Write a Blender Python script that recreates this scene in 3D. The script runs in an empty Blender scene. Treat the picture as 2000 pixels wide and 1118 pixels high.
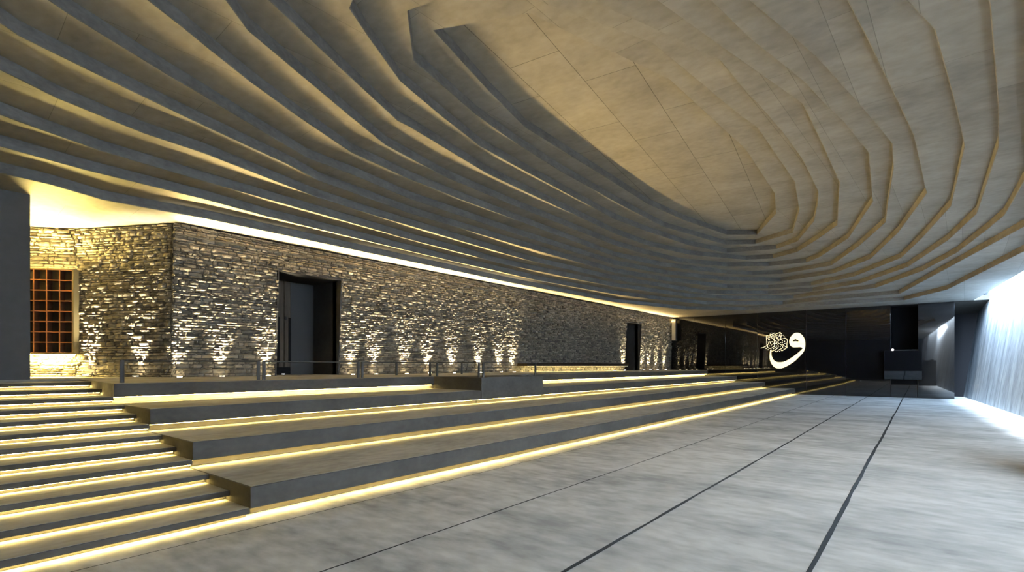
import bpy, bmesh, math, random
from mathutils import Vector, Matrix
random.seed(7)
S = bpy.context.scene
COL = S.collection

# ---------------------------------------------------------------- camera
# the hall's long axis (along the steps) is world X, the stone wall lies at +Y
TH = math.atan(0.798)
cam = bpy.data.objects.new('camera', bpy.data.cameras.new('camera'))
COL.objects.link(cam)
cam.location = (0, 0, 1.6)
cam.rotation_euler = (math.pi/2, 0, TH - math.pi/2)
cam.data.sensor_width = 36.0
cam.data.lens = 18.0
cam.data.shift_y = (715-559)/2000.0
cam.data.clip_end = 300
S.camera = cam

# ---------------------------------------------------------------- world and daylight
W = bpy.data.worlds.new('World'); S.world = W
W.use_nodes = True
wb = W.node_tree.nodes['Background']
wb.inputs[0].default_value = (0.72, 0.85, 1.0, 1)
wb.inputs[1].default_value = 1.0
SLOT_FAR = 230
SLOT_NEAR = 1050
COVE_NEAR, COVE_FAR = 76, 21
UP_POWER = 1250
LED = 68.0
WARM = (1.0, 0.69, 0.26)
WARM2 = (1.0, 0.73, 0.21)
COOL = (0.54, 0.75, 1.0)
COOL_NEAR = (0.78, 0.89, 1.0)
S.view_settings.view_transform = 'Standard'
S.view_settings.look = 'None'
S.view_settings.exposure = 0.3
S.view_settings.gamma = 1.0
S.view_settings.use_curve_mapping = False

def area(name, loc, xdir, ndir, sx, sy, power, col, spread=180, parent=None):
    """rectangular lamp: long side sx along xdir, shining along ndir"""
    d = bpy.data.lights.new(name, 'AREA'); d.shape = 'RECTANGLE'
    d.size = sx; d.size_y = sy; d.energy = power; d.color = col
    d.spread = math.radians(spread)
    o = bpy.data.objects.new(name, d); COL.objects.link(o)
    x = Vector(xdir).normalized(); z = -Vector(ndir).normalized(); y = z.cross(x).normalized()
    x = y.cross(z)
    m = Matrix((x, y, z)).transposed().to_4x4(); m.translation = Vector(loc)
    if parent: o.parent = parent; m.translation -= parent.location
    o.matrix_basis = m
    return o

def rwall_y(x, z=0): return -1.90 - 0.061*(32.4-x) - 0.13*z
def slot_y(x):                                                     # free edge of the ceiling slab
    return -1.95-0.075*(32.4-x) if x > 20 else -2.88-0.061*(20-x)
# daylight falling through the slot along the right wall
def slot_lamps(xa, xb, p, w, col):
    c = ((xa+xb)/2, (slot_y(xa)+slot_y(xb))/2); d = (xb-xa, slot_y(xb)-slot_y(xa), 0); L = xb-xa
    area('skylight', (c[0], c[1]-0.05, 4.86), d, (0, -1, -0.35), L, 0.30, p*L, col)
    area('skylight', (c[0], c[1]-0.15, 6.6), d, (0, -0.25, -1), L, 0.9, w*L, col)
slot_lamps(20, 32, SLOT_FAR, SLOT_FAR*2.6, COOL)
slot_lamps(-9, 20, SLOT_NEAR, SLOT_NEAR*0.85, COOL_NEAR)

# ---------------------------------------------------------------- helpers
def new_mat(name):
    m = bpy.data.materials.new(name); m.use_nodes = True
    nt = m.node_tree; b = nt.nodes['Principled BSDF']
    return m, nt, b
def N(nt, t, **kw):
    n = nt.nodes.new(t)
    for k, v in kw.items(): setattr(n, k, v)
    return n
def plain(name, col, rough=0.6, metal=0.0, spec=0.5):
    m, nt, b = new_mat(name)
    b.inputs['Base Color'].default_value = (*col, 1); b.inputs['Roughness'].default_value = rough
    b.inputs['Metallic'].default_value = metal; b.inputs['Specular IOR Level'].default_value = spec
    return m
def emit(name, col, s):
    m, nt, b = new_mat(name)
    b.inputs['Base Color'].default_value = (0.8, 0.8, 0.8, 1)
    b.inputs['Emission Color'].default_value = (*col, 1); b.inputs['Emission Strength'].default_value = s
    return m
def noise_mat(name, dark, light, scale, stretch=(1, 1, 1), detail=6, rough=0.75, bump=0.15, lo=0.3, hi=0.7, joints=None, joint_col=(0.05, 0.047, 0.04), spec=0.08, jt=(0.9,1.08,0.5)):
    """mottled mineral surface; joints = (length, height, rotation, mortar) adds panel joints"""
    m, nt, b = new_mat(name)
    tc = N(nt, 'ShaderNodeTexCoord'); mp = N(nt, 'ShaderNodeMapping')
    mp.inputs['Scale'].default_value = stretch
    nt.links.new(tc.outputs['Object'], mp.inputs['Vector'])
    n1 = N(nt, 'ShaderNodeTexNoise'); n1.inputs['Scale'].default_value = scale; n1.inputs['Detail'].default_value = detail; n1.inputs['Roughness'].default_value = 0.6
    nt.links.new(mp.outputs[0], n1.inputs['Vector'])
    n2 = N(nt, 'ShaderNodeTexNoise'); n2.inputs['Scale'].default_value = scale*7; n2.inputs['Detail'].default_value = 4
    nt.links.new(mp.outputs[0], n2.inputs['Vector'])
    mx = N(nt, 'ShaderNodeMath', operation='MULTIPLY_ADD'); mx.inputs[1].default_value = 0.35
    nt.links.new(n2.outputs['Fac'], mx.inputs[0]); 
    sc = N(nt, 'ShaderNodeMath', operation='MULTIPLY'); sc.inputs[1].default_value = 0.65
    nt.links.new(n1.outputs['Fac'], sc.inputs[0]); nt.links.new(sc.outputs[0], mx.inputs[2])
    r = N(nt, 'ShaderNodeValToRGB')
    r.color_ramp.elements[0].position = lo; r.color_ramp.elements[0].color = (*dark, 1)
    r.color_ramp.elements[1].position = hi; r.color_ramp.elements[1].color = (*light, 1)
    nt.links.new(mx.outputs[0], r.inputs['Fac'])
    out = r.outputs['Color']
    if joints:
        L, Hh, rot, mort = joints
        mp2 = N(nt, 'ShaderNodeMapping'); mp2.inputs['Rotation'].default_value = (0, 0, rot)
        nt.links.new(tc.outputs['Object'], mp2.inputs['Vector'])
        br = N(nt, 'ShaderNodeTexBrick'); br.offset = 0.37; br.inputs['Scale'].default_value = 1
        br.inputs['Brick Width'].default_value = L; br.inputs['Row Height'].default_value = Hh
        br.inputs['Mortar Size'].default_value = mort; br.inputs['Mortar Smooth'].default_value = 0.1
        br.inputs['Color1'].default_value = (jt[0],)*3+(1,); br.inputs['Color2'].default_value = (jt[1],)*3+(1,)
        br.inputs['Mortar'].default_value = (jt[2],)*3+(1,)
        nt.links.new(mp2.outputs[0], br.inputs['Vector'])
        mul = N(nt, 'ShaderNodeMix', data_type='RGBA', blend_type='MULTIPLY'); mul.inputs['Factor'].default_value = 1
        nt.links.new(out, mul.inputs[6]); nt.links.new(br.outputs['Color'], mul.inputs[7])
        out = mul.outputs[2]
    nt.links.new(out, b.inputs['Base Color'])
    b.inputs['Roughness'].default_value = rough; b.inputs['Specular IOR Level'].default_value = spec
    if bump:
        bp = N(nt, 'ShaderNodeBump'); bp.inputs['Strength'].default_value = bump; bp.inputs['Distance'].default_value = 0.02
        nt.links.new(mx.outputs[0], bp.inputs['Height']); nt.links.new(bp.outputs[0], b.inputs['Normal'])
    return m

def box(bm, x0, x1, y0, y1, z0, z1):
    vs = [bm.verts.new(p) for p in ((x0,y0,z0),(x1,y0,z0),(x1,y1,z0),(x0,y1,z0),(x0,y0,z1),(x1,y0,z1),(x1,y1,z1),(x0,y1,z1))]
    for f in ((0,3,2,1),(4,5,6,7),(0,1,5,4),(1,2,6,5),(2,3,7,6),(3,0,4,7)):
        bm.faces.new([vs[i] for i in f])
    return vs
def obox(bm, o, ux, uy, x0, x1, y0, y1, z0, z1):
    """box in a local plan frame: origin o, unit axes ux, uy"""
    o = Vector(o); ux = Vector(ux); uy = Vector(uy)
    def P(x, y, z): return (o.x+ux.x*x+uy.x*y, o.y+ux.y*x+uy.y*y, z)
    vs = [bm.verts.new(P(*p)) for p in ((x0,y0,z0),(x1,y0,z0),(x1,y1,z0),(x0,y1,z0),(x0,y0,z1),(x1,y0,z1),(x1,y1,z1),(x0,y1,z1))]
    for f in ((0,3,2,1),(4,5,6,7),(0,1,5,4),(1,2,6,5),(2,3,7,6),(3,0,4,7)):
        bm.faces.new([vs[i] for i in f])
def extrude_poly(bm, pts, axis, a0, a1):
    """prism over a polygon; axis 'x' takes (y, z) points, axis 'z' takes (x, y)"""
    def P(p, a): return (a, p[0], p[1]) if axis == 'x' else ((p[0], a, p[1]) if axis == 'y' else (p[0], p[1], a))
    A = [bm.verts.new(P(p, a0)) for p in pts]; B = [bm.verts.new(P(p, a1)) for p in pts]
    n = len(pts)
    bm.faces.new(A); bm.faces.new(B[::-1])
    for i in range(n): bm.faces.new((A[i], B[i], B[(i+1) % n], A[(i+1) % n]))
def cyl(bm, a, b, r, seg=12):
    a = Vector(a); b = Vector(b); d = (b-a).normalized()
    u = d.orthogonal().normalized(); v = d.cross(u)
    A = []; B = []
    for i in range(seg):
        t = 2*math.pi*i/seg; w = (u*math.cos(t)+v*math.sin(t))*r
        A.append(bm.verts.new(a+w)); B.append(bm.verts.new(b+w))
    for i in range(seg): bm.faces.new((A[i], A[(i+1) % seg], B[(i+1) % seg], B[i]))
    bm.faces.new(A[::-1]); bm.faces.new(B)
def obj(name, bm, mat, parent=None, bevel=0.0, origin=None):
    bmesh.ops.recalc_face_normals(bm, faces=bm.faces)
    me = bpy.data.meshes.new(name)
    if origin is not None: bmesh.ops.translate(bm, verts=bm.verts, vec=-Vector(origin))
    bm.to_mesh(me); bm.free()
    me.materials.append(mat)
    o = bpy.data.objects.new(name, me); COL.objects.link(o)
    if origin is not None: o.location = origin
    if parent is not None:
        o.parent = parent
        o.location = Vector(o.location) - Vector(parent.location)
    if bevel:
        md = o.modifiers.new('bevel', 'BEVEL'); md.width = bevel; md.segments = 2; md.limit_method = 'ANGLE'
    return o
def tag(o, label, cat, group=None, kind=None):
    o['label'] = label; o['category'] = cat
    if group: o['group'] = group
    if kind: o['kind'] = kind
    return o
def struct(o, label=None):
    o['kind'] = 'structure'
    if label: o['label'] = label
    return o
def thing(name, label, cat, loc, group=None):
    o = bpy.data.objects.new(name, None); COL.objects.link(o); o.location = loc; o.empty_display_size = 0.2
    return tag(o, label, cat, group)
BM = bmesh.new

# ---------------------------------------------------------------- materials
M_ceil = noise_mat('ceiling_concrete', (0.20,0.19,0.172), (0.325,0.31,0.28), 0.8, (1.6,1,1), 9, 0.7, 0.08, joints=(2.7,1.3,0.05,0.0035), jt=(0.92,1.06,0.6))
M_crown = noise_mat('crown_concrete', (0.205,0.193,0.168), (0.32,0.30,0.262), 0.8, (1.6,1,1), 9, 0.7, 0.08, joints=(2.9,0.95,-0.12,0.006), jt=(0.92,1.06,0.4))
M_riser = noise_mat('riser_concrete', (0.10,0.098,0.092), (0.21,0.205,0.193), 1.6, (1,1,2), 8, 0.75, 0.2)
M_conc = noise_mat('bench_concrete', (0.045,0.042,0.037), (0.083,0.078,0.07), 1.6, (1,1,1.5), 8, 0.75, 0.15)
M_carpet = noise_mat('carpet', (0.30,0.305,0.30), (0.60,0.605,0.60), 1.1, (1,0.42,1), 10, 0.95, 0.4, 0.38, 0.60, spec=0.1)
M_tread = noise_mat('tread_carpet', (0.26,0.25,0.22), (0.48,0.46,0.41), 1.3, (0.5,1,1), 9, 0.95, 0.3, 0.36, 0.62, spec=0.1)
M_rwall = noise_mat('streaked_concrete', (0.15,0.17,0.19), (0.40,0.43,0.46), 1.3, (1.6,1,0.22), 9, 0.85, 0.2, 0.34, 0.64)
M_dark = noise_mat('dark_plaster', (0.03,0.03,0.032), (0.05,0.05,0.053), 1.2, (1,1,1), 4, 0.8, 0.05)
M_darkwall = noise_mat('grey_plaster', (0.07,0.069,0.067), (0.095,0.094,0.092), 1.0, (1,1,1), 4, 0.8, 0.05)
M_glass = plain('black_glass', (0.006,0.006,0.007), 0.025, 0, 0.8)
M_back = plain('panel_backing', (0.10,0.10,0.10), 0.6)
M_black = plain('recess_black', (0.008,0.008,0.009), 0.8, 0, 0.1)
M_passage = plain('passage_dark', (0.016,0.016,0.018), 0.8, 0, 0.1)
M_steel = plain('dark_steel', (0.05,0.048,0.045), 0.6, 0.1, 0.2)
M_seam = plain('seam_line', (0.02,0.022,0.024), 0.9, 0, 0.1)
M_led = emit('led_warm', WARM2, LED)
M_sign = emit('sign_glow', (1.0,0.80,0.42), 1.25)
M_lens = emit('lens_glow', (1.0,0.82,0.48), 70.0)
M_lamp = emit('white_lamp', (1.0,0.95,0.9), 6.0)
M_doorwood = noise_mat('dark_door_wood', (0.05,0.04,0.03), (0.09,0.07,0.052), 2.0, (6,6,0.5), 6, 0.5, 0.1)
M_doorgrey = plain('door_grey', (0.04,0.04,0.04), 0.6, 0, 0.2)
M_wood_lit = noise_mat('shelf_wood_lit', (0.34,0.13,0.05), (0.48,0.20,0.08), 3.0, (1,1,8), 5, 0.5, 0.05)  # brighter orange paints the light on the shelf's front edges
M_wood_shaded = noise_mat('shelf_wood_shaded', (0.05,0.022,0.012), (0.09,0.04,0.022), 3.0, (1,1,8), 5, 0.6, 0.05)  # same shelf wood darkened, shade inside the cells put into the colour
M_shelfframe = plain('shelf_bronze', (0.20,0.17,0.10), 0.45, 0.3)
M_bench = noise_mat('bench_wood', (0.018,0.012,0.008), (0.035,0.023,0.016), 3.0, (0.3,4,4), 5, 0.5, 0.05)
M_speaker = plain('speaker_beige', (0.42,0.37,0.28), 0.6)
M_grille = plain('speaker_grille', (0.03,0.03,0.03), 0.7)

# stone: each stone carries its own tone
M_stone, nt, b = new_mat('dry_stone')
at = N(nt, 'ShaderNodeAttribute'); at.attribute_name = 'tone'
r = N(nt, 'ShaderNodeValToRGB')
r.color_ramp.elements[0].color = (0.07,0.064,0.055,1); r.color_ramp.elements[1].color = (0.33,0.29,0.225,1)
e = r.color_ramp.elements.new(0.5); e.color = (0.19,0.168,0.132,1)
tc = N(nt, 'ShaderNodeTexCoord'); n1 = N(nt, 'ShaderNodeTexNoise'); n1.inputs['Scale'].default_value = 14; n1.inputs['Detail'].default_value = 6
nt.links.new(tc.outputs['Object'], n1.inputs['Vector'])
ad = N(nt, 'ShaderNodeMath', operation='MULTIPLY_ADD'); ad.inputs[1].default_value = 0.6; 
sb = N(nt, 'ShaderNodeMath', operation='SUBTRACT'); sb.inputs[1].default_value = 0.3
nt.links.new(at.outputs['Fac'], sb.inputs[0]); nt.links.new(n1.outputs['Fac'], ad.inputs[0]); nt.links.new(sb.outputs[0], ad.inputs[2])
nt.links.new(ad.outputs[0], r.inputs['Fac']); nt.links.new(r.outputs[0], b.inputs['Base Color'])
b.inputs['Roughness'].default_value = 0.85
bp = N(nt, 'ShaderNodeBump'); bp.inputs['Strength'].default_value = 0.6; bp.inputs['Distance'].default_value = 0.03
nt.links.new(n1.outputs['Fac'], bp.inputs['Height']); nt.links.new(bp.outputs[0], b.inputs['Normal'])

# ring outlines of the ceiling in plan (metres), 1 = lowest
RINGS = {
 1: [(30.39,0.62),(30.27,4.05),(30.20,7.60),(27.91,10.06),(25.68,10.71),(22.50,11.60),(14.91,11.90),(9.95,11.82),(6.68,11.76),(4.37,11.72),(3.66,11.81),(2.69,11.88),(1.90,11.58),(1.29,11.52),None,(19.39,-2.18),(27.20,-0.84)],
 2: [(29.15,0.76),(29.51,3.95),(30.27,5.73),(27.74,8.90),(24.32,10.14),(21.16,10.91),(15.91,11.44),(13.15,11.39),(11.48,11.43),(9.56,11.36),(5.48,11.17),(4.09,10.97),(2.23,10.88),(1.20,10.71),None,(16.89,-1.90),(22.45,-0.70)],
 3: [(27.75,1.58),(28.66,3.84),(29.36,5.06),(28.13,7.24),(25.68,9.05),(20.22,10.43),(15.43,10.85),(13.10,11.07),(11.77,10.95),(9.16,10.88),(6.64,10.66),(4.88,10.53),(3.89,10.45),(2.32,10.27),(1.41,9.98),(1.11,9.86),None,(13.34,-1.50),(15.19,-1.50),(16.19,-1.49),(17.56,-1.32),(20.63,-0.86),(23.85,-0.03)],
 4: [(27.14,2.08),(28.50,4.08),(28.30,6.04),(26.18,8.40),(22.95,9.22),(19.55,10.08),(14.21,10.53),(11.40,10.44),(8.69,10.32),(7.72,10.29),(6.00,10.14),(3.56,9.54),(2.65,9.45),(1.58,9.13),(0.99,8.80),None,(6.90,-0.52),(7.00,-0.54),(9.86,-0.85),(11.61,-1.00),(16.44,-1.04),(19.41,-0.61),(23.72,0.38)],
 5: [(26.05,2.19),(27.75,4.05),(27.54,5.85),(26.10,7.39),(22.19,8.92),(18.93,9.76),(12.43,9.92),(8.38,9.95),(6.62,9.74),(5.76,9.66),(4.88,9.31),(3.30,8.86),(2.58,8.63),(1.72,8.34),(1.07,8.11),(0.89,7.96),None,(6.71,0.12),(7.50,-0.12),(10.00,-0.41),(11.58,-0.57),(11.81,-0.59),(16.03,-0.56),(19.55,-0.02),(22.63,0.54)],
 6: [(25.92,2.97),(26.75,5.15),(25.02,7.08),(21.54,8.65),(18.22,9.40),(11.96,9.55),(8.01,9.51),(6.34,9.25),(5.20,9.16),(4.14,8.72),(3.08,8.26),(2.51,8.03),(1.87,7.74),(1.41,7.53),(1.21,7.41),None,(6.62,0.63),(7.64,0.50),(9.68,0.27),(11.21,0.10),(14.74,-0.08),(15.16,-0.11),(19.09,0.52),(23.20,1.46)],
 7: [(24.83,2.90),(25.69,4.85),(25.10,6.00),(24.11,6.83),(20.71,8.41),(17.61,9.08),(11.28,9.01),(9.41,8.97),(7.48,8.89),(5.84,8.66),(4.79,8.24),(4.39,8.08),(3.47,7.66),(2.70,7.25),(2.40,7.08),(1.97,6.86),None,(6.22,1.53),(7.88,1.11),(8.05,1.08),(9.71,0.78),(11.90,0.42),(13.46,0.45),(16.35,0.67),(18.36,0.80),(21.39,1.68)],
 8: [(24.47,3.75),(24.34,5.15),(23.33,6.60),(21.20,7.85),(18.93,8.31),(16.65,8.59),(10.76,8.59),(8.23,8.52),(7.01,8.32),(6.30,8.20),(5.14,7.71),(3.05,6.79),(2.63,6.43),None,(6.20,1.95),(7.21,1.78),(8.97,1.37),(9.65,1.28),(10.72,1.08),(12.64,0.83),(16.18,0.98),(16.47,0.98),(20.74,1.93),(23.64,3.17)],
 9: [(23.63,4.85),(23.25,5.82),(20.77,7.32),(18.20,7.99),(15.80,8.15),(10.91,8.00),(10.13,7.98),(8.99,7.94),(6.34,7.53),(6.05,7.52),(5.84,7.43),(4.46,6.87),(3.83,6.60),(3.07,6.28),None,(6.05,2.55),(7.40,2.23),(10.01,1.59),(11.70,1.57),(14.84,1.56),(17.44,1.87),(19.33,2.09),(20.87,2.79),(22.91,3.83)],
 10: [(22.70,4.54),(22.15,6.28),(19.94,7.02),(16.97,7.45),(14.82,7.64),(9.28,7.41),(8.13,7.35),(6.63,7.01),(5.44,6.69),(4.46,6.16),(3.92,5.85),(3.77,5.44),(4.17,3.68),(5.12,3.46),(5.79,3.27),(6.15,3.17),(6.52,3.01),(7.20,2.75),(8.16,2.41),(9.18,2.35),(10.43,2.24),(11.46,2.17),(13.07,2.10),(15.89,2.15),(17.18,2.35),(19.06,2.70),(21.80,3.64)],
 11: [(22.06,5.16),(21.40,6.13),(17.30,7.03),(14.06,7.08),(10.66,7.03),(8.72,6.90),(7.32,6.73),(5.40,6.31),(4.60,5.50),(4.87,4.31),(5.51,4.02),(6.72,3.46),(7.33,3.17),(10.49,2.75),(11.26,2.61),(13.30,2.61),(15.20,2.60),(18.12,2.97),(21.04,3.66)],
 12: [(21.27,4.92),(20.55,5.82),(17.64,6.39),(15.14,6.64),(12.78,6.59),(8.65,6.53),(7.09,6.19),(5.29,5.72),(5.88,4.38),(6.16,4.29),(7.08,4.03),(7.49,3.86),(8.79,3.46),(10.43,3.35),(12.73,3.19),(16.50,3.34),(18.69,3.74)],
}
WAW = [(6.742,2.541),(6.795,2.251),(6.795,2.019),(6.742,1.815),(6.649,1.640),(6.518,1.510),(6.361,1.453),(6.179,1.468),(5.973,1.554),(5.769,1.682),(5.542,1.852),(5.317,2.090),(5.143,2.299),(5.056,2.452),(5.015,2.619),(5.000,2.814),(5.020,3.011),(5.081,3.195),(5.180,3.339),(5.292,3.428),(5.416,3.455),(5.542,3.418),(5.655,3.314),(5.744,3.175),(5.787,3.006),(5.769,2.835),(5.693,2.705),(5.567,2.642),(5.416,2.642),(5.267,2.647),(5.168,2.622),(5.130,2.571),(5.180,2.496),(5.317,2.358),(5.517,2.177),(5.744,2.009),(5.973,1.874),(6.128,1.821),(6.283,1.807),(6.439,1.828),(6.570,1.915),(6.663,2.061),(6.708,2.221),(6.721,2.425),(6.713,2.541)]
WAW_EYE = [(5.625,3.001),(5.554,3.064),(5.492,3.096),(5.404,3.059),(5.324,2.984),(5.466,2.979)]
STROKES = [[(5.935,3.145),(5.894,3.040),(5.912,2.858),(5.906,2.618)],
 [(6.127,2.825),(6.040,2.732),(5.952,2.665),(5.946,2.613),(6.051,2.537),(6.180,2.461),(6.216,2.527)],
 [(5.987,3.120),(5.981,3.159),(6.063,3.155),(6.227,3.096),(6.345,3.027),(6.381,2.963),(6.310,2.869),(6.192,2.788),(6.127,2.708),(6.157,2.604),(6.286,2.542),(6.393,2.439),(6.452,2.401),(6.512,2.454)],
 [(6.381,2.832),(6.351,2.739),(6.369,2.648),(6.464,2.558),(6.583,2.482),(6.703,2.438)],
 [(6.583,3.337),(6.569,3.126),(6.553,2.863),(6.547,2.705),(6.500,2.638),(6.452,2.676),(6.458,2.781)],
 [(6.577,2.719),(6.655,2.654),(6.751,2.610),(6.854,2.626),(6.914,2.700),(6.920,2.793)],
 [(6.322,3.249),(6.274,3.404),(6.245,3.508),(6.345,3.473),(6.524,3.401),(6.679,3.314),(6.715,3.263),(6.631,3.155),(6.535,3.059),(6.440,2.978),(6.422,2.912),(6.464,2.847),(6.524,2.928)],
 [(6.524,3.493),(6.631,3.444),(6.739,3.383),(6.775,3.318),(6.775,3.450)],
 [(6.981,3.365),(6.975,3.206),(6.957,2.993),(6.957,2.820)],
 [(6.890,2.991),(6.854,2.950),(6.884,2.845),(6.981,2.755),(7.127,2.678),(7.275,2.635)],
 [(6.787,3.014),(6.763,2.908),(6.703,2.840),(6.619,2.864),(6.565,2.916)],
 [(6.945,3.205),(6.872,3.216),(6.775,3.252)],
 [(6.872,3.149),(6.836,3.095),(6.799,3.160)],
 [(6.524,3.309),(6.381,3.363)],
 [(6.464,3.136),(6.357,3.198)],
 [(6.416,3.069),(6.286,3.143)],
 [(6.221,3.311),(6.216,3.089)],
 [(6.476,3.268),(6.422,3.259),(6.416,3.207),(6.470,3.215),(6.476,3.261)]]
DOTS = [(6.679,2.985),(6.823,2.751),(6.715,2.755),(6.595,2.587),(6.251,2.698),(6.280,2.430),(6.145,2.917),(6.028,2.992),(6.011,2.861),(6.227,2.932),(6.104,3.346),(6.192,3.427),(6.204,3.310),(6.051,3.253),(6.896,3.349),(6.987,2.609),(6.884,2.534),(6.063,2.615),(6.145,3.021)]

# ================================================================ ceiling
Z0, ST = 4.69, 0.178
NEAR_X = {1:-4.4,2:-3.6,3:-2.8,4:-2.0,5:-1.1,6:-0.2,7:0.7,8:1.6,9:2.6}
def ring_poly(k):
    L = RINGS[k]
    if None not in L: return list(L)
    i = L.index(None); a = L[:i]; c = L[i+1:]
    (xl, yl), (xr, yr) = a[-1], c[0]; E = NEAR_X[k]; cy = (yl+yr)/2
    mid = []
    for d in (35, 65, 90):
        t = math.radians(d); mid.append((xl-(xl-E)*math.sin(t), cy+(yl-cy)*math.cos(t)))
    for d in (65, 35):
        t = math.radians(d); mid.append((xr-(xr-E)*math.sin(t), cy+(yr-cy)*math.cos(t)))
    return a+mid+c
POLY = {k: ring_poly(k) for k in RINGS}
room = [(-9,slot_y(-9)),(20,slot_y(20)),(32.4,slot_y(32.4)),(32.7,-1.95),(32.7,16),(-9,16)]
def loop(bm, pts, z):
    v = [bm.verts.new((p[0], p[1], z)) for p in pts]
    return [bm.edges.new((v[i], v[(i+1) % len(v)])) for i in range(len(v))], v
ceil = None
def level(name, outer, inner, z):
    bm = BM(); e, _ = loop(bm, outer, z)
    if inner: e2, _ = loop(bm, inner, z); e = e+e2
    bmesh.ops.triangle_fill(bm, edges=e, use_beauty=False, normal=(0,0,-1))
    for f in bm.faces:
        if f.normal.z > 0: f.normal_flip()
    return bm
def link_flat(name, bm, mat, parent, shift=(0, 0)):
    me = bpy.data.meshes.new(name)
    bmesh.ops.translate(bm, verts=bm.verts, vec=(-shift[0], -shift[1], 0))
    bm.to_mesh(me); bm.free(); me.materials.append(mat)
    o = bpy.data.objects.new(name, me); COL.objects.link(o); o.location = (shift[0], shift[1], 0)
    if parent: o.parent = parent
    return o
CH = 0.010                                                          # chamfer along the slab edges
def grow(P, c):
    """polygon P moved outwards by c"""
    n = len(P); A = sum(P[i][0]*P[(i+1) % n][1]-P[(i+1) % n][0]*P[i][1] for i in range(n))
    sg = 1 if A > 0 else -1; out = []
    for i in range(n):
        a, p, q = Vector(P[i-1]), Vector(P[i]), Vector(P[(i+1) % n])
        d1 = (p-a).normalized(); d2 = (q-p).normalized()
        n1 = Vector((d1.y, -d1.x))*sg; n2 = Vector((d2.y, -d2.x))*sg
        m = (n1+n2); m = m.normalized() if m.length > 1e-4 else n1
        out.append(tuple(p+m*min(c/max(0.4, m.dot(n1)), 2*c)))
    return out
bm = level('x', room, grow(POLY[1], CH), Z0)
# the slab's free edge beside the daylight slot
for p, q in ((room[0], room[1]), (room[1], room[2])):
    v = [bm.verts.new(t) for t in ((p[0],p[1],Z0),(q[0],q[1],Z0),(q[0],q[1],6.0),(p[0],p[1],6.0))]; bm.faces.new(v)
ceil = struct(link_flat('ceiling', bm, M_ceil, None), 'stepped board-marked concrete ceiling rising in rings')
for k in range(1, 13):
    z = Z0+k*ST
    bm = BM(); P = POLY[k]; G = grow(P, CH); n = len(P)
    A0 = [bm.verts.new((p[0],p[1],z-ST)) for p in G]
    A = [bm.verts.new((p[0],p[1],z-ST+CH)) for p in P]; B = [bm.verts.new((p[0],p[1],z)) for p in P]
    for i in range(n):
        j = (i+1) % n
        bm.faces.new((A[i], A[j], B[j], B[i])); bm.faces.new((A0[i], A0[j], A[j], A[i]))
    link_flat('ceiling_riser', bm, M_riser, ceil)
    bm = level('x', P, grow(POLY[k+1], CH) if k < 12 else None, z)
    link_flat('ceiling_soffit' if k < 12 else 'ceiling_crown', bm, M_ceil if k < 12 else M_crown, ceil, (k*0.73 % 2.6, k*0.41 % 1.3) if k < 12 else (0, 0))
bm = BM(); box(bm, -9.3, 38, -3.6, 16.6, 7.3, 7.6)  # unseen slab added over the rings to keep light out
struct(obj('ceiling_light_block', bm, M_conc), 'unseen roof slab added above the stepped ceiling to block light')

# ================================================================ floor
bm = BM(); box(bm, -9, 38, -7, 17, -0.2, 0)
floor = struct(obj('floor', bm, M_carpet), 'grey mottled carpet floor of the prayer hall')
# dark seams between the carpet lanes, a little wavy
for n, (y, w, x0, x1) in enumerate(((0.68,0.022,-1,32.3),(2.16,0.018,-1,32.3),(3.64,0.010,-1,32.3),(5.135,0.007,-2,31.5))):
    bm = BM(); prev = None
    st = 0.35; m = int((x1-x0)/st); off = 0
    for i in range(m+1):
        off = off*0.9+random.uniform(-0.004, 0.004); x = x0+i*st; ww = w*random.uniform(0.75, 1.2)
        a = bm.verts.new((x, y+off-ww, 0.003)); c = bm.verts.new((x, y+off+ww, 0.003))
        if prev: bm.faces.new((prev[0], a, c, prev[1]))
        prev = (a, c)
    struct(obj('trim_%d' % (n+1), bm, M_seam), 'dark seam line between carpet lanes')

# ================================================================ steps and terraces
ZP = 1.31; RS = ZP/12
NOSE = [5.48,5.97,6.52,7.02,7.55,8.06,8.57,9.15,9.72,10.30,10.98,11.65]
XS, XE = 2.48, 32.3
ordn = ['lowest','second lowest','third lowest','fourth lowest','fifth lowest','sixth lowest','sixth from the top','fifth from the top','fourth from the top','third from the top','second from the top','topmost']
def slab_profile(yf, yb, zt, t, zb, ov, zb2=None, dz=0.0):
    """side section (y, z): a tread slab that overhangs a set back base"""
    return [(yf, zt-t), (yf, zt), (yb, zt+dz), (yb, zb), (yf+ov, zb), (yf+ov, zt-t)]
def led_strip(x0, x1, y, z, parent, gaps=()):
    bm = BM(); box(bm, x0, x1, y-0.012, y+0.012, z-0.007, z-0.0005)
    return obj('light_strip', bm, M_led, parent)
for i in range(12):
    yf = NOSE[i]; zt = (i+1)*RS
    nxt = NOSE[i+1]+0.098 if i < 11 else 12.55
    t = thing('stair_step', 'lit low step at the left, %s of the twelve' % ordn[i], 'step', (-3, yf, zt-RS), 'lit steps at the left')
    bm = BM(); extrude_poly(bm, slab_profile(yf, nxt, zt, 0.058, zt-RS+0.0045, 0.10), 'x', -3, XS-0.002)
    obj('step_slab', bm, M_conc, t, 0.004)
    bm = BM(); box(bm, -3, XS-0.01, yf+0.012, (nxt if i < 11 else 12.5), zt, zt+0.003); obj('step_carpet', bm, M_tread, t)
    led_strip(-3, XS-0.01-0.02*(i % 3 > 0), yf+0.05, zt-0.058, t)
BX0, BX1, BY = 9.5, 12.15, NOSE[6]-0.02
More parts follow.
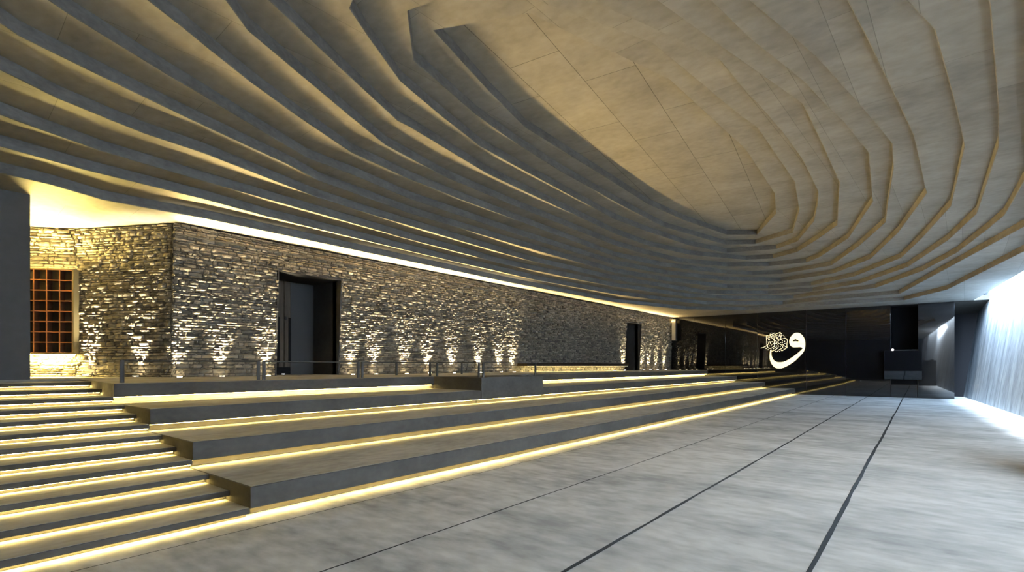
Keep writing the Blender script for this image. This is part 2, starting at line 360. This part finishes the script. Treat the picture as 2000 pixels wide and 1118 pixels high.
for j, x0, x1, lab in ((0, XS, XE, 'lowest long concrete bench terrace, standing on the carpet with light under its edge'),
                       (1, XS, XE, 'second long concrete bench terrace, directly above the lowest one'),
                       (2, XS, BX0-0.002, 'short upper bench terrace left of the projecting block, below the platform'),
                       (2, BX1+0.002, XE, 'upper bench terrace right of the projecting block, running to the glass wall')):
    i = 3*j; yf = NOSE[i]; zt = (i+3)*RS; nxt = NOSE[i+3]+(0.2 if j < 2 else 0.165)
    t = thing('bench_terrace', lab, 'terrace', (x0, yf, zt-3*RS), 'bench terraces')
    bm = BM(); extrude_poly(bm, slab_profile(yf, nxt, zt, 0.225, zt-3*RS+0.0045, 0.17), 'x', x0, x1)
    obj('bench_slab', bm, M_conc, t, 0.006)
    bm = BM(); box(bm, x0+0.02, x1, yf+0.03, NOSE[i+3]+0.165, zt, zt+0.003)
    obj('bench_carpet', bm, M_tread, t)
    led_strip(x0, x1, yf+0.07, zt-0.225, t)
t = thing('raised_platform', 'broad raised concrete platform in front of the stone wall', 'platform', (XS, NOSE[9], 9*RS))
yf = NOSE[9]; YB = 12.55
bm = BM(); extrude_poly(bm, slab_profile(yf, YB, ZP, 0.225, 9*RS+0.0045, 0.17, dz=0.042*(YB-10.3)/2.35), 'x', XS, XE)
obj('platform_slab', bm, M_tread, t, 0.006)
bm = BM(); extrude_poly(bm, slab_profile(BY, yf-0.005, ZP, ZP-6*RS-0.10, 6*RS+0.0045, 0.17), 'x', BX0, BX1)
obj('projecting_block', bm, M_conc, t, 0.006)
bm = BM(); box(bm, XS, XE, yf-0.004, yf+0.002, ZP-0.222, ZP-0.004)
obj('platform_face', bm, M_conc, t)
led_strip(XS, BX0-0.02, yf+0.07, ZP-0.225, t)
led_strip(BX1+0.02, XE, yf+0.07, ZP-0.225, t)
led_strip(BX0, BX1, BY+0.07, 6*RS+0.10, t)
bm = BM(); box(bm, -9, XE+0.3, YB+0.003, 16.4, 0, ZP+0.042)
struct(obj('floor_niche', bm, M_tread), 'floor under the stone wall and in the niche')
def pz(y): return ZP+0.042*max(0, y-10.3)/2.35

# ================================================================ stone walls
def stone_wall(name, p0, p1, z0, z1, lean=0.0, openings=(), proud=0.038, label=None, cl=(0.038,0.095), sl=(0.08,0.27)):
    """dry-stone wall from p0 to p1 in plan; faces to the right of p0->p1; lean moves the top out"""
    p0 = Vector(p0); p1 = Vector(p1); L = (p1-p0).length; u = (p1-p0)/L; nrm = Vector((u.y, -u.x))
    bm = BM(); lay = bm.verts.layers.float.new('tone')
    def P(s, z, d):
        q = p0+u*s+nrm*(d+lean*(z-z0)); return (q.x, q.y, z)
    # mortar plane behind, with the openings left free
    xs = sorted({0, L, *[o[0] for o in openings], *[o[1] for o in openings]})
    for a, c in zip(xs[:-1], xs[1:]):
        zz = z0
        for o in openings:
            if o[0] <= a+1e-6 and o[1] >= c-1e-6: zz = o[3]
        f = [bm.verts.new(P(*q)) for q in ((a,zz,-0.03),(c,zz,-0.03),(c,z1,-0.03),(a,z1,-0.03))]
        for v in f: v[lay] = 0.0
        bm.faces.new(f)
    z = z0
    rng = random.Random(len(name)*13+5)
    while z < z1-0.01:
        h = rng.uniform(*cl); h = min(h, z1-z)
        s = -rng.uniform(0, 0.2)
        spans = [(0, L)]
        for o in openings:
            if z+h*0.5 < o[3] and z+h*0.5 > o[2]:
                ns = []
                for a, c in spans:
                    if o[0] > a and o[1] < c: ns += [(a, o[0]), (o[1], c)]
                    else: ns.append((a, c))
                spans = ns
        while s < L:
            w = rng.uniform(*sl); a, c = s, s+w; s = c
            for (sa, sc) in spans:
                x0 = max(a, sa); x1 = min(c, sc)
                if x1-x0 < 0.03: continue
                g = 0.008; d = rng.uniform(-0.012, proud); tone = min(1, max(0, rng.gauss(0.5, 0.22)))
                y0, y1 = z+g*rng.uniform(0.3,1.4), z+h-g*rng.uniform(0.3,1.4)
                xa, xb = x0+g*rng.uniform(0.3,1.6), x1-g*rng.uniform(0.3,1.6)
                nx = 3; grid = []
                for jz in range(3):
                    row = []
                    for ix in range(nx+1):
                        fx = ix/nx; fz = jz/2
                        edge = (ix in (0, nx))+(jz in (0, 2))
                        dd = d+rng.uniform(-0.012, 0.012)-0.012*edge+(0.006 if not edge else 0)
                        zz = y0+(y1-y0)*fz+(rng.uniform(-0.006,0.006) if jz != 1 else 0)
                        v = bm.verts.new(P(xa+(xb-xa)*fx+(rng.uniform(-0.008,0.008) if 0 < ix < nx else 0), zz, dd)); v[lay] = tone
                        row.append(v)
                    grid.append(row)
                for jz in range(2):
                    for ix in range(nx): bm.faces.new((grid[jz][ix], grid[jz][ix+1], grid[jz+1][ix+1], grid[jz+1][ix]))
                ring = [grid[0][i] for i in range(nx+1)]+[grid[1][nx]]+[grid[2][i] for i in range(nx,-1,-1)]+[grid[1][0]]
                bk = []
                for v in ring:
                    w2 = bm.verts.new(Vector(v.co)-Vector((nrm.x,nrm.y,0))*(d+0.05)); w2[lay] = tone; bk.append(w2)
                n = len(ring)
                for i in range(n): bm.faces.new((ring[(i+1) % n], ring[i], bk[i], bk[(i+1) % n]))
        z += h
    me = bpy.data.meshes.new(name); bm.to_mesh(me); bm.free(); me.materials.append(M_stone)
    o = bpy.data.objects.new(name, me); COL.objects.link(o)
    return struct(o, label)
ZB = 1.354; ZT = 4.665
C0 = (4.05, 12.66); C1 = (32.3, 12.66)
D1 = (6.36, 8.10); D2 = (25.72, 27.55); DZT = 3.96
# wall runs along +X and faces -Y (to the right of travel)
wl = stone_wall('wall_left', C0, C1, ZB, ZT, 0.055, [(D1[0]-C0[0], D1[1]-C0[0], 0, DZT), (D2[0]-C0[0], D2[1]-C0[0], 0, 4.0)], label='long leaning dry-stone wall with two dark doorways')
RB = (2.88, 14.85)
stone_wall('wall_left_return', RB, C0, ZB, ZT+0.01, 0.0, label='short dry-stone return wall beside the niche')
RC = (-0.9, 18.1)
stone_wall('wall_niche', RC, RB, ZB, ZT+0.01, 0.0, label='dry-stone wall behind the wooden shelf')
# concrete behind the stones so that no light leaks
bm = BM(); box(bm, 4.3, D1[0], 12.72, 12.9, 1.3, 4.66); box(bm, D1[1], D2[0], 12.72, 12.9, 1.3, 4.66); box(bm, D2[1], 32.3, 12.72, 12.9, 1.3, 4.66)
box(bm, D1[0], D1[1], 12.72, 12.9, DZT+0.03, 4.66); box(bm, D2[0], D2[1], 12.72, 12.9, 4.03, 4.66)
struct(obj('wall_left_core', bm, M_dark), 'dark core behind the stone wall')
# grey wall at the far left edge of the picture
bm = BM(); box(bm, -9, 1.80, 12.57, 15.2, 1.33, 4.75)
struct(obj('wall_near', bm, M_darkwall), 'smooth dark grey wall at the left edge')
bm = BM(); box(bm, -9.3, -9, -7, 17, -0.2, 7.5); struct(obj('wall_back', bm, M_dark), 'concrete wall behind the camera')
bm = BM(); box(bm, -9, 33, 16.4, 16.6, 0, 7.5); struct(obj('wall_outer', bm, M_dark), 'outer wall behind the stone wall')

# ================================================================ doorways
def doorway(name, x0, x1, depth, ztop, label):
    root = thing(name, label, 'doorway', ((x0+x1)/2, 12.7, ZB)); root['kind'] = 'structure'
    bm = BM(); zb = pz(12.7)-0.01; lean = 0.055
    yb = 12.66+depth
    def lining(x, xo):
        pts = [(12.64, zb), (yb, zb), (yb, ztop+0.03), (12.64-lean*(ztop-ZB), ztop+0.03)]
        extrude_poly(bm, pts, 'x', min(x, xo), max(x, xo))
    lining(x0, x0-0.04); lining(x1, x1+0.04)
    obj('jamb_lining', bm, M_dark, root)
    bm = BM(); box(bm, x0-0.04, x1+0.04, 12.64-lean*(ztop-ZB), yb, ztop, ztop+0.05); obj('soffit_lining', bm, M_dark, root)
    return root, yb, zb
d1, yb, zb = doorway('door_1', D1[0], D1[1], 1.30, DZT, 'wide dark doorway in the stone wall, nearest the camera')
bm = BM(); box(bm, 7.40, D1[1], yb-0.05, yb, zb, DZT); obj('door_panel', bm, M_doorgrey, d1)
bm = BM(); box(bm, D1[0], 7.02, yb-0.02, yb, zb, DZT); box(bm, 7.02, 7.40, yb-0.03, yb, zb, DZT); obj('door_back', bm, M_black, d1)
bm = BM()
for (a, c) in ((6.78, 6.99), (7.03, 7.18), (7.20, 7.37)): box(bm, a, c, yb-0.10, yb-0.03, zb+0.22, DZT)
obj('door_leaf', bm, M_doorwood, d1, 0.004)
bm = BM()
for x in (7.02, 7.345): box(bm, x-0.03, x+0.03, yb-0.13, yb-0.10, 1.68, 2.95)
obj('pull_slot', bm, M_black, d1)
bm = BM(); bmesh.ops.create_uvsphere(bm, u_segments=12, v_segments=8, radius=0.045, matrix=Matrix.Translation((7.22, yb-0.14, 2.93))); obj('door_knob', bm, M_steel, d1)
d2, yb2, zb2 = doorway('door_2', D2[0], D2[1], 1.2, 4.0, 'narrow dark doorway at the far end of the stone wall')
bm = BM(); box(bm, D2[0], D2[1], yb2-0.04, yb2, zb2, 4.0); obj('door_panel', bm, M_black, d2)
# tiny floor spot in the first doorway
t = thing('floor_spot', 'tiny white floor spot glowing in the wide doorway', 'lamp', (6.72, 13.0, pz(13.0)))
bm = BM(); cyl(bm, (6.72,13.0,pz(13.0)), (6.72,13.0,pz(13.0)+0.02), 0.045); obj('housing', bm, M_steel, t)
bm = BM(); cyl(bm, (6.72,13.0,pz(13.0)+0.02), (6.72,13.0,pz(13.0)+0.035), 0.032); obj('lens', bm, M_lamp, t)

# ================================================================ bench at the stone wall
t = thing('wall_bench', 'long dark wooden bench floating on the stone wall, lit below', 'bench', (20.6, 12.3, pz(12.3)))
bm = BM(); box(bm, 16.15, 25.15, 12.12, 12.66, 1.59, 1.72); obj('seat', bm, M_bench, t, 0.008)
bm = BM(); box(bm, 16.25, 25.05, 12.14, 12.18, 1.584, 1.59); obj('light_strip', bm, M_sign, t)
area('bench_glow', (20.65, 12.16, 1.578), (1,0,0), (0, 0.8, -0.6), 8.8, 0.06, 150, (1.0,0.80,0.32), 170, t)

# ================================================================ uplights along the stone wall
UPX = [5.02,6.08,8.48,9.26,10.41,11.36,12.48,13.84,15.0,15.79,24.2,25.44,27.85,28.78,29.84,31.11]
def uplight(x, y, label, aim):
    z = pz(y); t = thing('uplight', label, 'uplight', (x, y, z), 'floor uplights along the stone wall')
    bm = BM(); cyl(bm, (x,y,z+0.0005), (x,y,z+0.012), 0.075, 16); obj('trim_ring', bm, M_steel, t)
    bm = BM(); cyl(bm, (x,y,z+0.012), (x,y,z+0.018), 0.05, 16); obj('lens', bm, M_lens, t)
    d = bpy.data.lights.new('bulb', 'SPOT'); d.energy = UP_POWER; d.color = (1.0,0.84,0.52); d.spot_size = math.radians(48); d.spot_blend = 1.0; d.shadow_soft_size = 0.03
    o = bpy.data.objects.new('bulb', d); COL.objects.link(o); o.parent = t
    o.location = (0, 0, 0.03); o.rotation_euler = Vector(aim).to_track_quat('-Z', 'Y').to_euler()
wh = ['left of the wide doorway, near the wall corner','at the left jamb of the wide doorway','at the right jamb of the wide doorway','second to the right of the wide doorway','third to the right of the wide doorway','fourth to the right of the wide doorway','fifth to the right of the wide doorway','sixth to the right of the wide doorway','second to the left of the floating bench','just left of the floating bench','second to the left of the narrow doorway','just left of the narrow doorway','just right of the narrow doorway','second to the right of the narrow doorway','second from the far end of the stone wall','last at the far end of the stone wall']
for x, w in zip(UPX, wh): uplight(x, 12.49, 'small floor uplight %s' % w, (0, 0.12, 1))
uplight(4.16, 12.49, 'small floor uplight right at the wall corner', (0, 0.12, 1))
ux, uy = (RB[0]-C0[0]), (RB[1]-C0[1]); ln = math.hypot(ux, uy); ux /= ln; uy /= ln; nx, ny = -uy, ux   # outward of the return wall
if nx > 0: nx, ny = -nx, -ny
for s, w in ((0.75, 'on the short return wall, nearer the corner'), (2.05, 'on the short return wall, beside the shelf')):
    uplight(C0[0]+ux*s+nx*0.14, C0[1]+uy*s+ny*0.14, 'small floor uplight %s' % w, (-nx*0.14, -ny*0.14, 1))

# ================================================================ cove light along the top of the stone wall
t = thing('cove_light', 'long warm light line along the top of the stone wall', 'light', (18.2, 12.5, ZT))
CZ = 4.43
bm = BM(); box(bm, 4.1, 32.2, 12.44, 12.475, CZ-0.012, CZ+0.012); obj('rail', bm, M_steel, t)
for k in range(15):
    x = 4.4+k*1.95
    bm = BM(); box(bm, x-0.015, x+0.015, 12.47, 12.56, CZ-0.01, CZ+0.01); obj('bracket', bm, M_steel, t)
area('cove_lamp', (9.1, 12.435, CZ), (1,0,0), (0,-1,0.38), 10.0, 0.022, COVE_NEAR*10, WARM, 110, t)
area('cove_lamp', (23.2, 12.435, CZ), (1,0,0), (0,-1,0.38), 18.0, 0.022, COVE_FAR*18, WARM, 110, t)

# ================================================================ wooden shelf in the niche
o = Vector(RB); ax = (Vector(RC)-Vector(RB)).normalized(); nn = Vector((-ax.y, ax.x))
if nn.y > 0: nn = -nn                                              # out of the niche wall towards the hall
def sh(name, x0, x1, y0, y1, z0, z1, mat, parent, bev=0.0):
    bm = BM(); obox(bm, o, ax, nn, x0, x1, y0, y1, z0, z1); return obj(name, bm, mat, parent, bev)
SZ0, SZ1, SX0, SX1, SD = 1.86, 3.74, -0.10, 1.69, 0.24
loc = o+ax*1.0+nn*0.2
t = thing('shoe_shelf', 'wooden pigeonhole shoe shelf glowing in the stone niche', 'shelf', (loc.x, loc.y, SZ0))
bm = BM()
for (a, c, e, f) in ((SX0, SX0+0.03, SZ0, SZ1), (SX1-0.03, SX1, SZ0, SZ1), (SX0, SX1, SZ0, SZ0+0.03), (SX0, SX1, SZ1-0.03, SZ1)):
    obox(bm, o, ax, nn, a, c, 0.05, SD, e, f)
obj('frame', bm, M_shelfframe, t, 0.003)
sh('back_panel', SX0+0.03, SX1-0.03, 0.05, 0.07, SZ0+0.03, SZ1-0.03, M_doorwood, t)
nc, nr = 7, 8
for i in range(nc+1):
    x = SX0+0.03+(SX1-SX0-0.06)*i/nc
    sh('upright', x-0.009, x+0.009, 0.07, SD-0.01, SZ0+0.03, SZ1-0.03, M_wood_shaded, t)
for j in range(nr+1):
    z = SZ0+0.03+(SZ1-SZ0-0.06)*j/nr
    sh('shelf_board', SX0+0.03, SX1-0.03, 0.07, SD-0.006, z-0.009, z+0.009, M_wood_shaded, t)
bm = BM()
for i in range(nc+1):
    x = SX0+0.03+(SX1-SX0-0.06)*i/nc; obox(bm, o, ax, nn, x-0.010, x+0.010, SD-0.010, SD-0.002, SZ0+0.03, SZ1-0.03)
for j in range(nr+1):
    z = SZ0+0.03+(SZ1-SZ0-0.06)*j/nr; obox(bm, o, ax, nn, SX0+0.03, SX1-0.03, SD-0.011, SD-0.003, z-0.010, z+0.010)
obj('painted_lit_edges', bm, M_wood_lit, t)  # thin strips added to paint the lit front edges of the boards
sh('light_strip', SX0+0.05, SX1-0.05, 0.10, 0.14, SZ0-0.012, SZ0, M_led, t)
sh('light_strip', SX0+0.05, SX1-0.05, 0.10, 0.14, SZ1, SZ1+0.012, M_led, t)
c3 = o+ax*0.8+nn*0.20
area('shelf_under_glow', (c3.x, c3.y, SZ0-0.02), (ax.x, ax.y, 0), (-nn.x*0.2,-nn.y*0.2,-1), 1.7, 0.05, 250, WARM2, 175, t)
c4 = o+ax*0.8+nn*0.22
area('shelf_over_glow', (c4.x, c4.y, SZ1+0.03), (ax.x, ax.y, 0), (nn.x*1.3,nn.y*1.3,1), 1.7, 0.05, 800, WARM2, 175, t)

# ================================================================ railings
def railing(label, pts, posts, h=0.385):
    a = pts[0]; t = thing('railing', label, 'railing', (a[0], a[1], pz(a[1])), 'low steel railings on the platform')
    for (x, y) in posts:
        bm = BM(); box(bm, x-0.03, x+0.03, y-0.015, y+0.015, pz(y)+0.001, pz(y)+h); obj('post', bm, M_steel, t)
    bm = BM()
    for (p, q) in zip(pts[:-1], pts[1:]):
        cyl(bm, (p[0],p[1],pz(p[1])+h-0.012), (q[0],q[1],pz(q[1])+h-0.012), 0.014, 8)
    obj('top_rail', bm, M_steel, t)
    bm = BM()
    for (p, q) in zip(pts[:-1], pts[1:]):
        cyl(bm, (p[0],p[1],pz(p[1])+0.05), (q[0],q[1],pz(q[1])+0.05), 0.004, 6)
    return t, bm
def rl(label, p, q):
    t, bm = railing(label, [p, q], [p, q]); bm.free()
RY = 10.5
rl('low steel railing at the platform edge, first from the left', (2.64,RY), (4.91,RY))
rl('low steel railing in front of the wide doorway', (5.02,RY), (7.27,RY))
rl('low steel railing right of the wide doorway, ending at the block', (7.38,RY), (9.56,RY))
rl('low steel railing along the left side of the projecting block', (9.68,10.35), (9.62,BY+0.2))
rl('low steel railing along the front of the projecting block', (9.74,BY+0.16), (12.0,BY+0.16))
rl('low steel railing behind the others, nearer the stone wall', (9.29,11.6), (11.93,11.6))

# ================================================================ far wall of black glass
GX = 32.4
seams = [12.62, 11.15, 9.26, 7.47, 4.97, 3.10, 1.19]
names = ['beside the stone wall','second from the stone wall','third from the stone wall','carrying the glowing calligraphy','right of the calligraphy','next to the pulpit']
yaw = [0.5, 0.2, -0.25, 0.35, -0.15, 0.1]
for k in range(6):
    ya, yb_ = seams[k], seams[k+1]; w = ya-yb_-0.014; cy = (ya+yb_)/2
    bm = BM(); box(bm, -0.02, 0.03, -w/2, w/2, 0.0, 4.685)
    g = obj('glass_panel', bm, M_glass, None, 0.002); g.location = (GX, cy, 0); g.rotation_euler = (0, 0, math.radians(yaw[k]))
    tag(g, 'tall black mirror glass panel %s' % names[k], 'wall panel', 'black glass panels')
bm = BM(); box(bm, -0.02, 0.03, -0.685, 0.685, 0.0, 4.685)
g = obj('glass_panel', bm, M_glass, None, 0.002); g.location = (GX+0.0, -0.585, 0); g.rotation_euler = (0, 0, math.radians(3.0))
tag(g, 'black mirror glass panel right of the pulpit, reflecting daylight', 'wall panel', 'black glass panels')
bm = BM(); box(bm, 32.50, 32.64, 1.22, 16.4, 0, 4.68)
struct(obj('wall_far', bm, M_back), 'far wall behind the black glass panels')

bm = BM(); box(bm, 32.50, 32.64, -1.25, 0.08, 0, 4.68); struct(obj('wall_far_right', bm, M_back), 'far wall behind the glass panel right of the pulpit')
bm = BM(); box(bm, 32.50, 32.64, 0.08, 1.22, 0, 2.40); struct(obj('wall_far_sill', bm, M_back), 'far wall below the pulpit niche')
# pulpit set into the glass wall
t = thing('pulpit', 'black glass pulpit built into the far glass wall', 'pulpit', (GX-0.2, 0.65, 0))
bm = BM(); extrude_poly(bm, [(GX-0.34,2.36),(GX-0.34,1.34),(GX-0.30,1.12),(GX-0.22,0.92),(GX-0.07,0.92),(GX-0.07,2.36)], 'y', -0.06, 1.44); obj('parapet', bm, M_glass, t, 0.004)
bm = BM(); box(bm, GX-0.02, GX+0.05, 0.13, 1.17, 0, 0.66); obj('base_panel', bm, M_glass, t, 0.002)
bm = BM(); box(bm, GX+0.03, GX+0.06, 0.13, 1.17, 0.66, 0.92); obj('shadow_gap', bm, M_black, t)
bm = BM()
box(bm, GX+1.25, GX+1.28, 0.09, 1.21, 2.41, 4.67); box(bm, GX+0.05, GX+1.25, 1.187, 1.21, 2.41, 4.67); box(bm, GX+0.05, GX+1.25, 0.09, 0.11, 2.41, 4.67)
box(bm, GX+0.05, GX+1.25, 0.09, 1.21, 2.41, 2.43); box(bm, GX+0.05, GX+1.25, 0.09, 1.21, 4.64, 4.67)
obj('niche_lining', bm, M_black, t)
bm = BM(); bmesh.ops.create_uvsphere(bm, u_segments=12, v_segments=8, radius=0.05, matrix=Matrix.Translation((GX-0.25, 1.10, 2.41))); obj('lamp', bm, M_lamp, t)

# passage beside the glass wall
bm = BM(); box(bm, 35.2, 35.4, -3.4, 0.2, 0, 4.75); struct(obj('wall_passage_end', bm, M_passage), 'dark end wall of the passage beside the glass')
bm = BM(); box(bm, 32.64, 35.2, -1.22, -1.12, 0, 4.75); struct(obj('wall_passage_side', bm, M_passage), 'dark side wall of the passage')
bm = BM(); extrude_poly(bm, [(32.42, 4.69), (35.2, 4.30), (35.2, 4.9), (32.42, 4.9)], 'y', -3.6, -1.12)
struct(obj('ceiling_passage', bm, M_conc), 'sloping soffit over the passage')

# ================================================================ right wall
bm = BM()
def rw(x0, x1, z0, z1, th=0.35):
    vs = []
    for (x, z, d) in ((x0,z0,0),(x1,z0,0),(x1,z1,0),(x0,z1,0),(x0,z0,th),(x1,z0,th),(x1,z1,th),(x0,z1,th)):
        vs.append(bm.verts.new((x, rwall_y(x, z)-d, z)))
    for f in ((0,1,2,3),(7,6,5,4),(0,4,5,1),(1,5,6,2),(2,6,7,3),(3,7,4,0)): bm.faces.new([vs[i] for i in f])
rw(-9, 35.3, 0, 7.6)
struct(obj('wall_right', bm, M_rwall), 'tall leaning streaked concrete wall washed by daylight')

# entrance stair along the right wall, seen only as a reflection in the glass
t = thing('entrance_stair', 'concrete entrance stair rising along the right wall, seen reflected in the glass', 'stair', (9.0, -2.6, 0))
bm = BM()
prof = [(8.6, 0.002)]
for i in range(12): prof += [(8.6+0.30*i, 0.17*(i+1)), (8.9+0.30*i, 0.17*(i+1))]
prof += [(12.2, 0.002)]
extrude_poly(bm, prof, 'y', -3.1, -1.75); obj('flight', bm, M_conc, t)
bm = BM()
cyl(bm, (8.7,-1.8,1.0), (12.1,-1.8,2.95), 0.02, 8)
obj('handrail', bm, M_steel, t)
for i in range(5):
    bm = BM(); x = 8.75+0.8*i; cyl(bm, (x,-1.8,0.17*(int((x-8.6)/0.30)+1)), (x,-1.8,1.03+0.5735*(x-8.75)), 0.012, 6); obj('baluster', bm, M_steel, t)
bm = BM(); box(bm, 5.6, 6.6, -3.62, -3.45, 0, 2.15); struct(obj('door_3', bm, M_black), 'dark doorway in the right wall')

# ================================================================ calligraphy sign
t = thing('calligraphy_sign', 'glowing golden Arabic calligraphy with one large letter on black glass', 'sign', (32.34, 5.9, 1.45))
def flat_letter(name, outlines, mat, parent, depth):
    cu = bpy.data.curves.new(name, 'CURVE'); cu.dimensions = '2D'; cu.fill_mode = 'BOTH'; cu.extrude = depth/2
    for pts in outlines:
        sp = cu.splines.new('BEZIER'); sp.bezier_points.add(len(pts)-1); sp.use_cyclic_u = True
        for bp_, p in zip(sp.bezier_points, pts):
            bp_.co = (-p[0], p[1], 0); bp_.handle_left_type = bp_.handle_right_type = 'AUTO'
        sp.resolution_u = 4
    tmp = bpy.data.objects.new(name, cu); me = bpy.data.meshes.new_from_object(tmp)
    bpy.data.objects.remove(tmp)
    # local x -> -Y, local y -> Z
    for v in me.vertices: v.co = Vector((32.34-v.co.z, -v.co.x, v.co.y))-Vector(parent.location)
    me.materials.clear(); me.materials.append(mat)
    o = bpy.data.objects.new(name, me); COL.objects.link(o); o.parent = parent
    return o
flat_letter('large_letter', [WAW, WAW_EYE], M_sign, t, 0.04)
def ribbon(name, pts, w, mat, parent):
    cu = bpy.data.curves.new(name, 'CURVE'); cu.dimensions = '3D'; cu.bevel_depth = w/2; cu.bevel_resolution = 2
    sp = cu.splines.new('BEZIER'); sp.bezier_points.add(len(pts)-1)
    for bp_, p in zip(sp.bezier_points, pts):
        bp_.co = Vector((32.34, p[0], p[1]))-Vector(parent.location); bp_.handle_left_type = bp_.handle_right_type = 'AUTO'
    sp.resolution_u = 4
    tmp = bpy.data.objects.new(name, cu); me = bpy.data.meshes.new_from_object(tmp); bpy.data.objects.remove(tmp)
    return me
bm = BM()
for s in STROKES: 
    me = ribbon('stroke', s, 0.024, M_sign, t); bm.from_mesh(me); bpy.data.meshes.remove(me)
for (y, z) in DOTS:
    bmesh.ops.create_uvsphere(bm, u_segments=8, v_segments=6, radius=0.024, matrix=Matrix.Translation(Vector((32.34, y, z))-t.location))
me = bpy.data.meshes.new('small_script'); bm.to_mesh(me); bm.free(); me.materials.append(M_sign)
oo = bpy.data.objects.new('small_script', me); COL.objects.link(oo); oo.parent = t
for (y, z) in ((5.2,3.2),(5.9,1.6),(6.2,2.1),(5.0,2.6),(6.6,2.9)):
    bm = BM(); cyl(bm, (32.345,y,z), (32.365,y,z), 0.012, 8); obj('standoff_pin', bm, M_steel, t)

# ================================================================ loudspeaker at the end of the stone wall
t = thing('loudspeaker', 'slim beige column loudspeaker high at the far end of the stone wall', 'loudspeaker', (32.0, 12.3, 3.2))
bm = BM(); box(bm, 31.86, 32.14, 12.16, 12.40, 3.22, 4.56); obj('cabinet', bm, M_speaker, t, 0.01)
bm = BM(); box(bm, 31.88, 32.12, 12.145, 12.16, 3.25, 4.53); obj('grille', bm, M_grille, t)
bm = BM(); box(bm, 31.97, 32.03, 12.40, 12.46, 3.8, 3.9); obj('bracket', bm, M_steel, t)
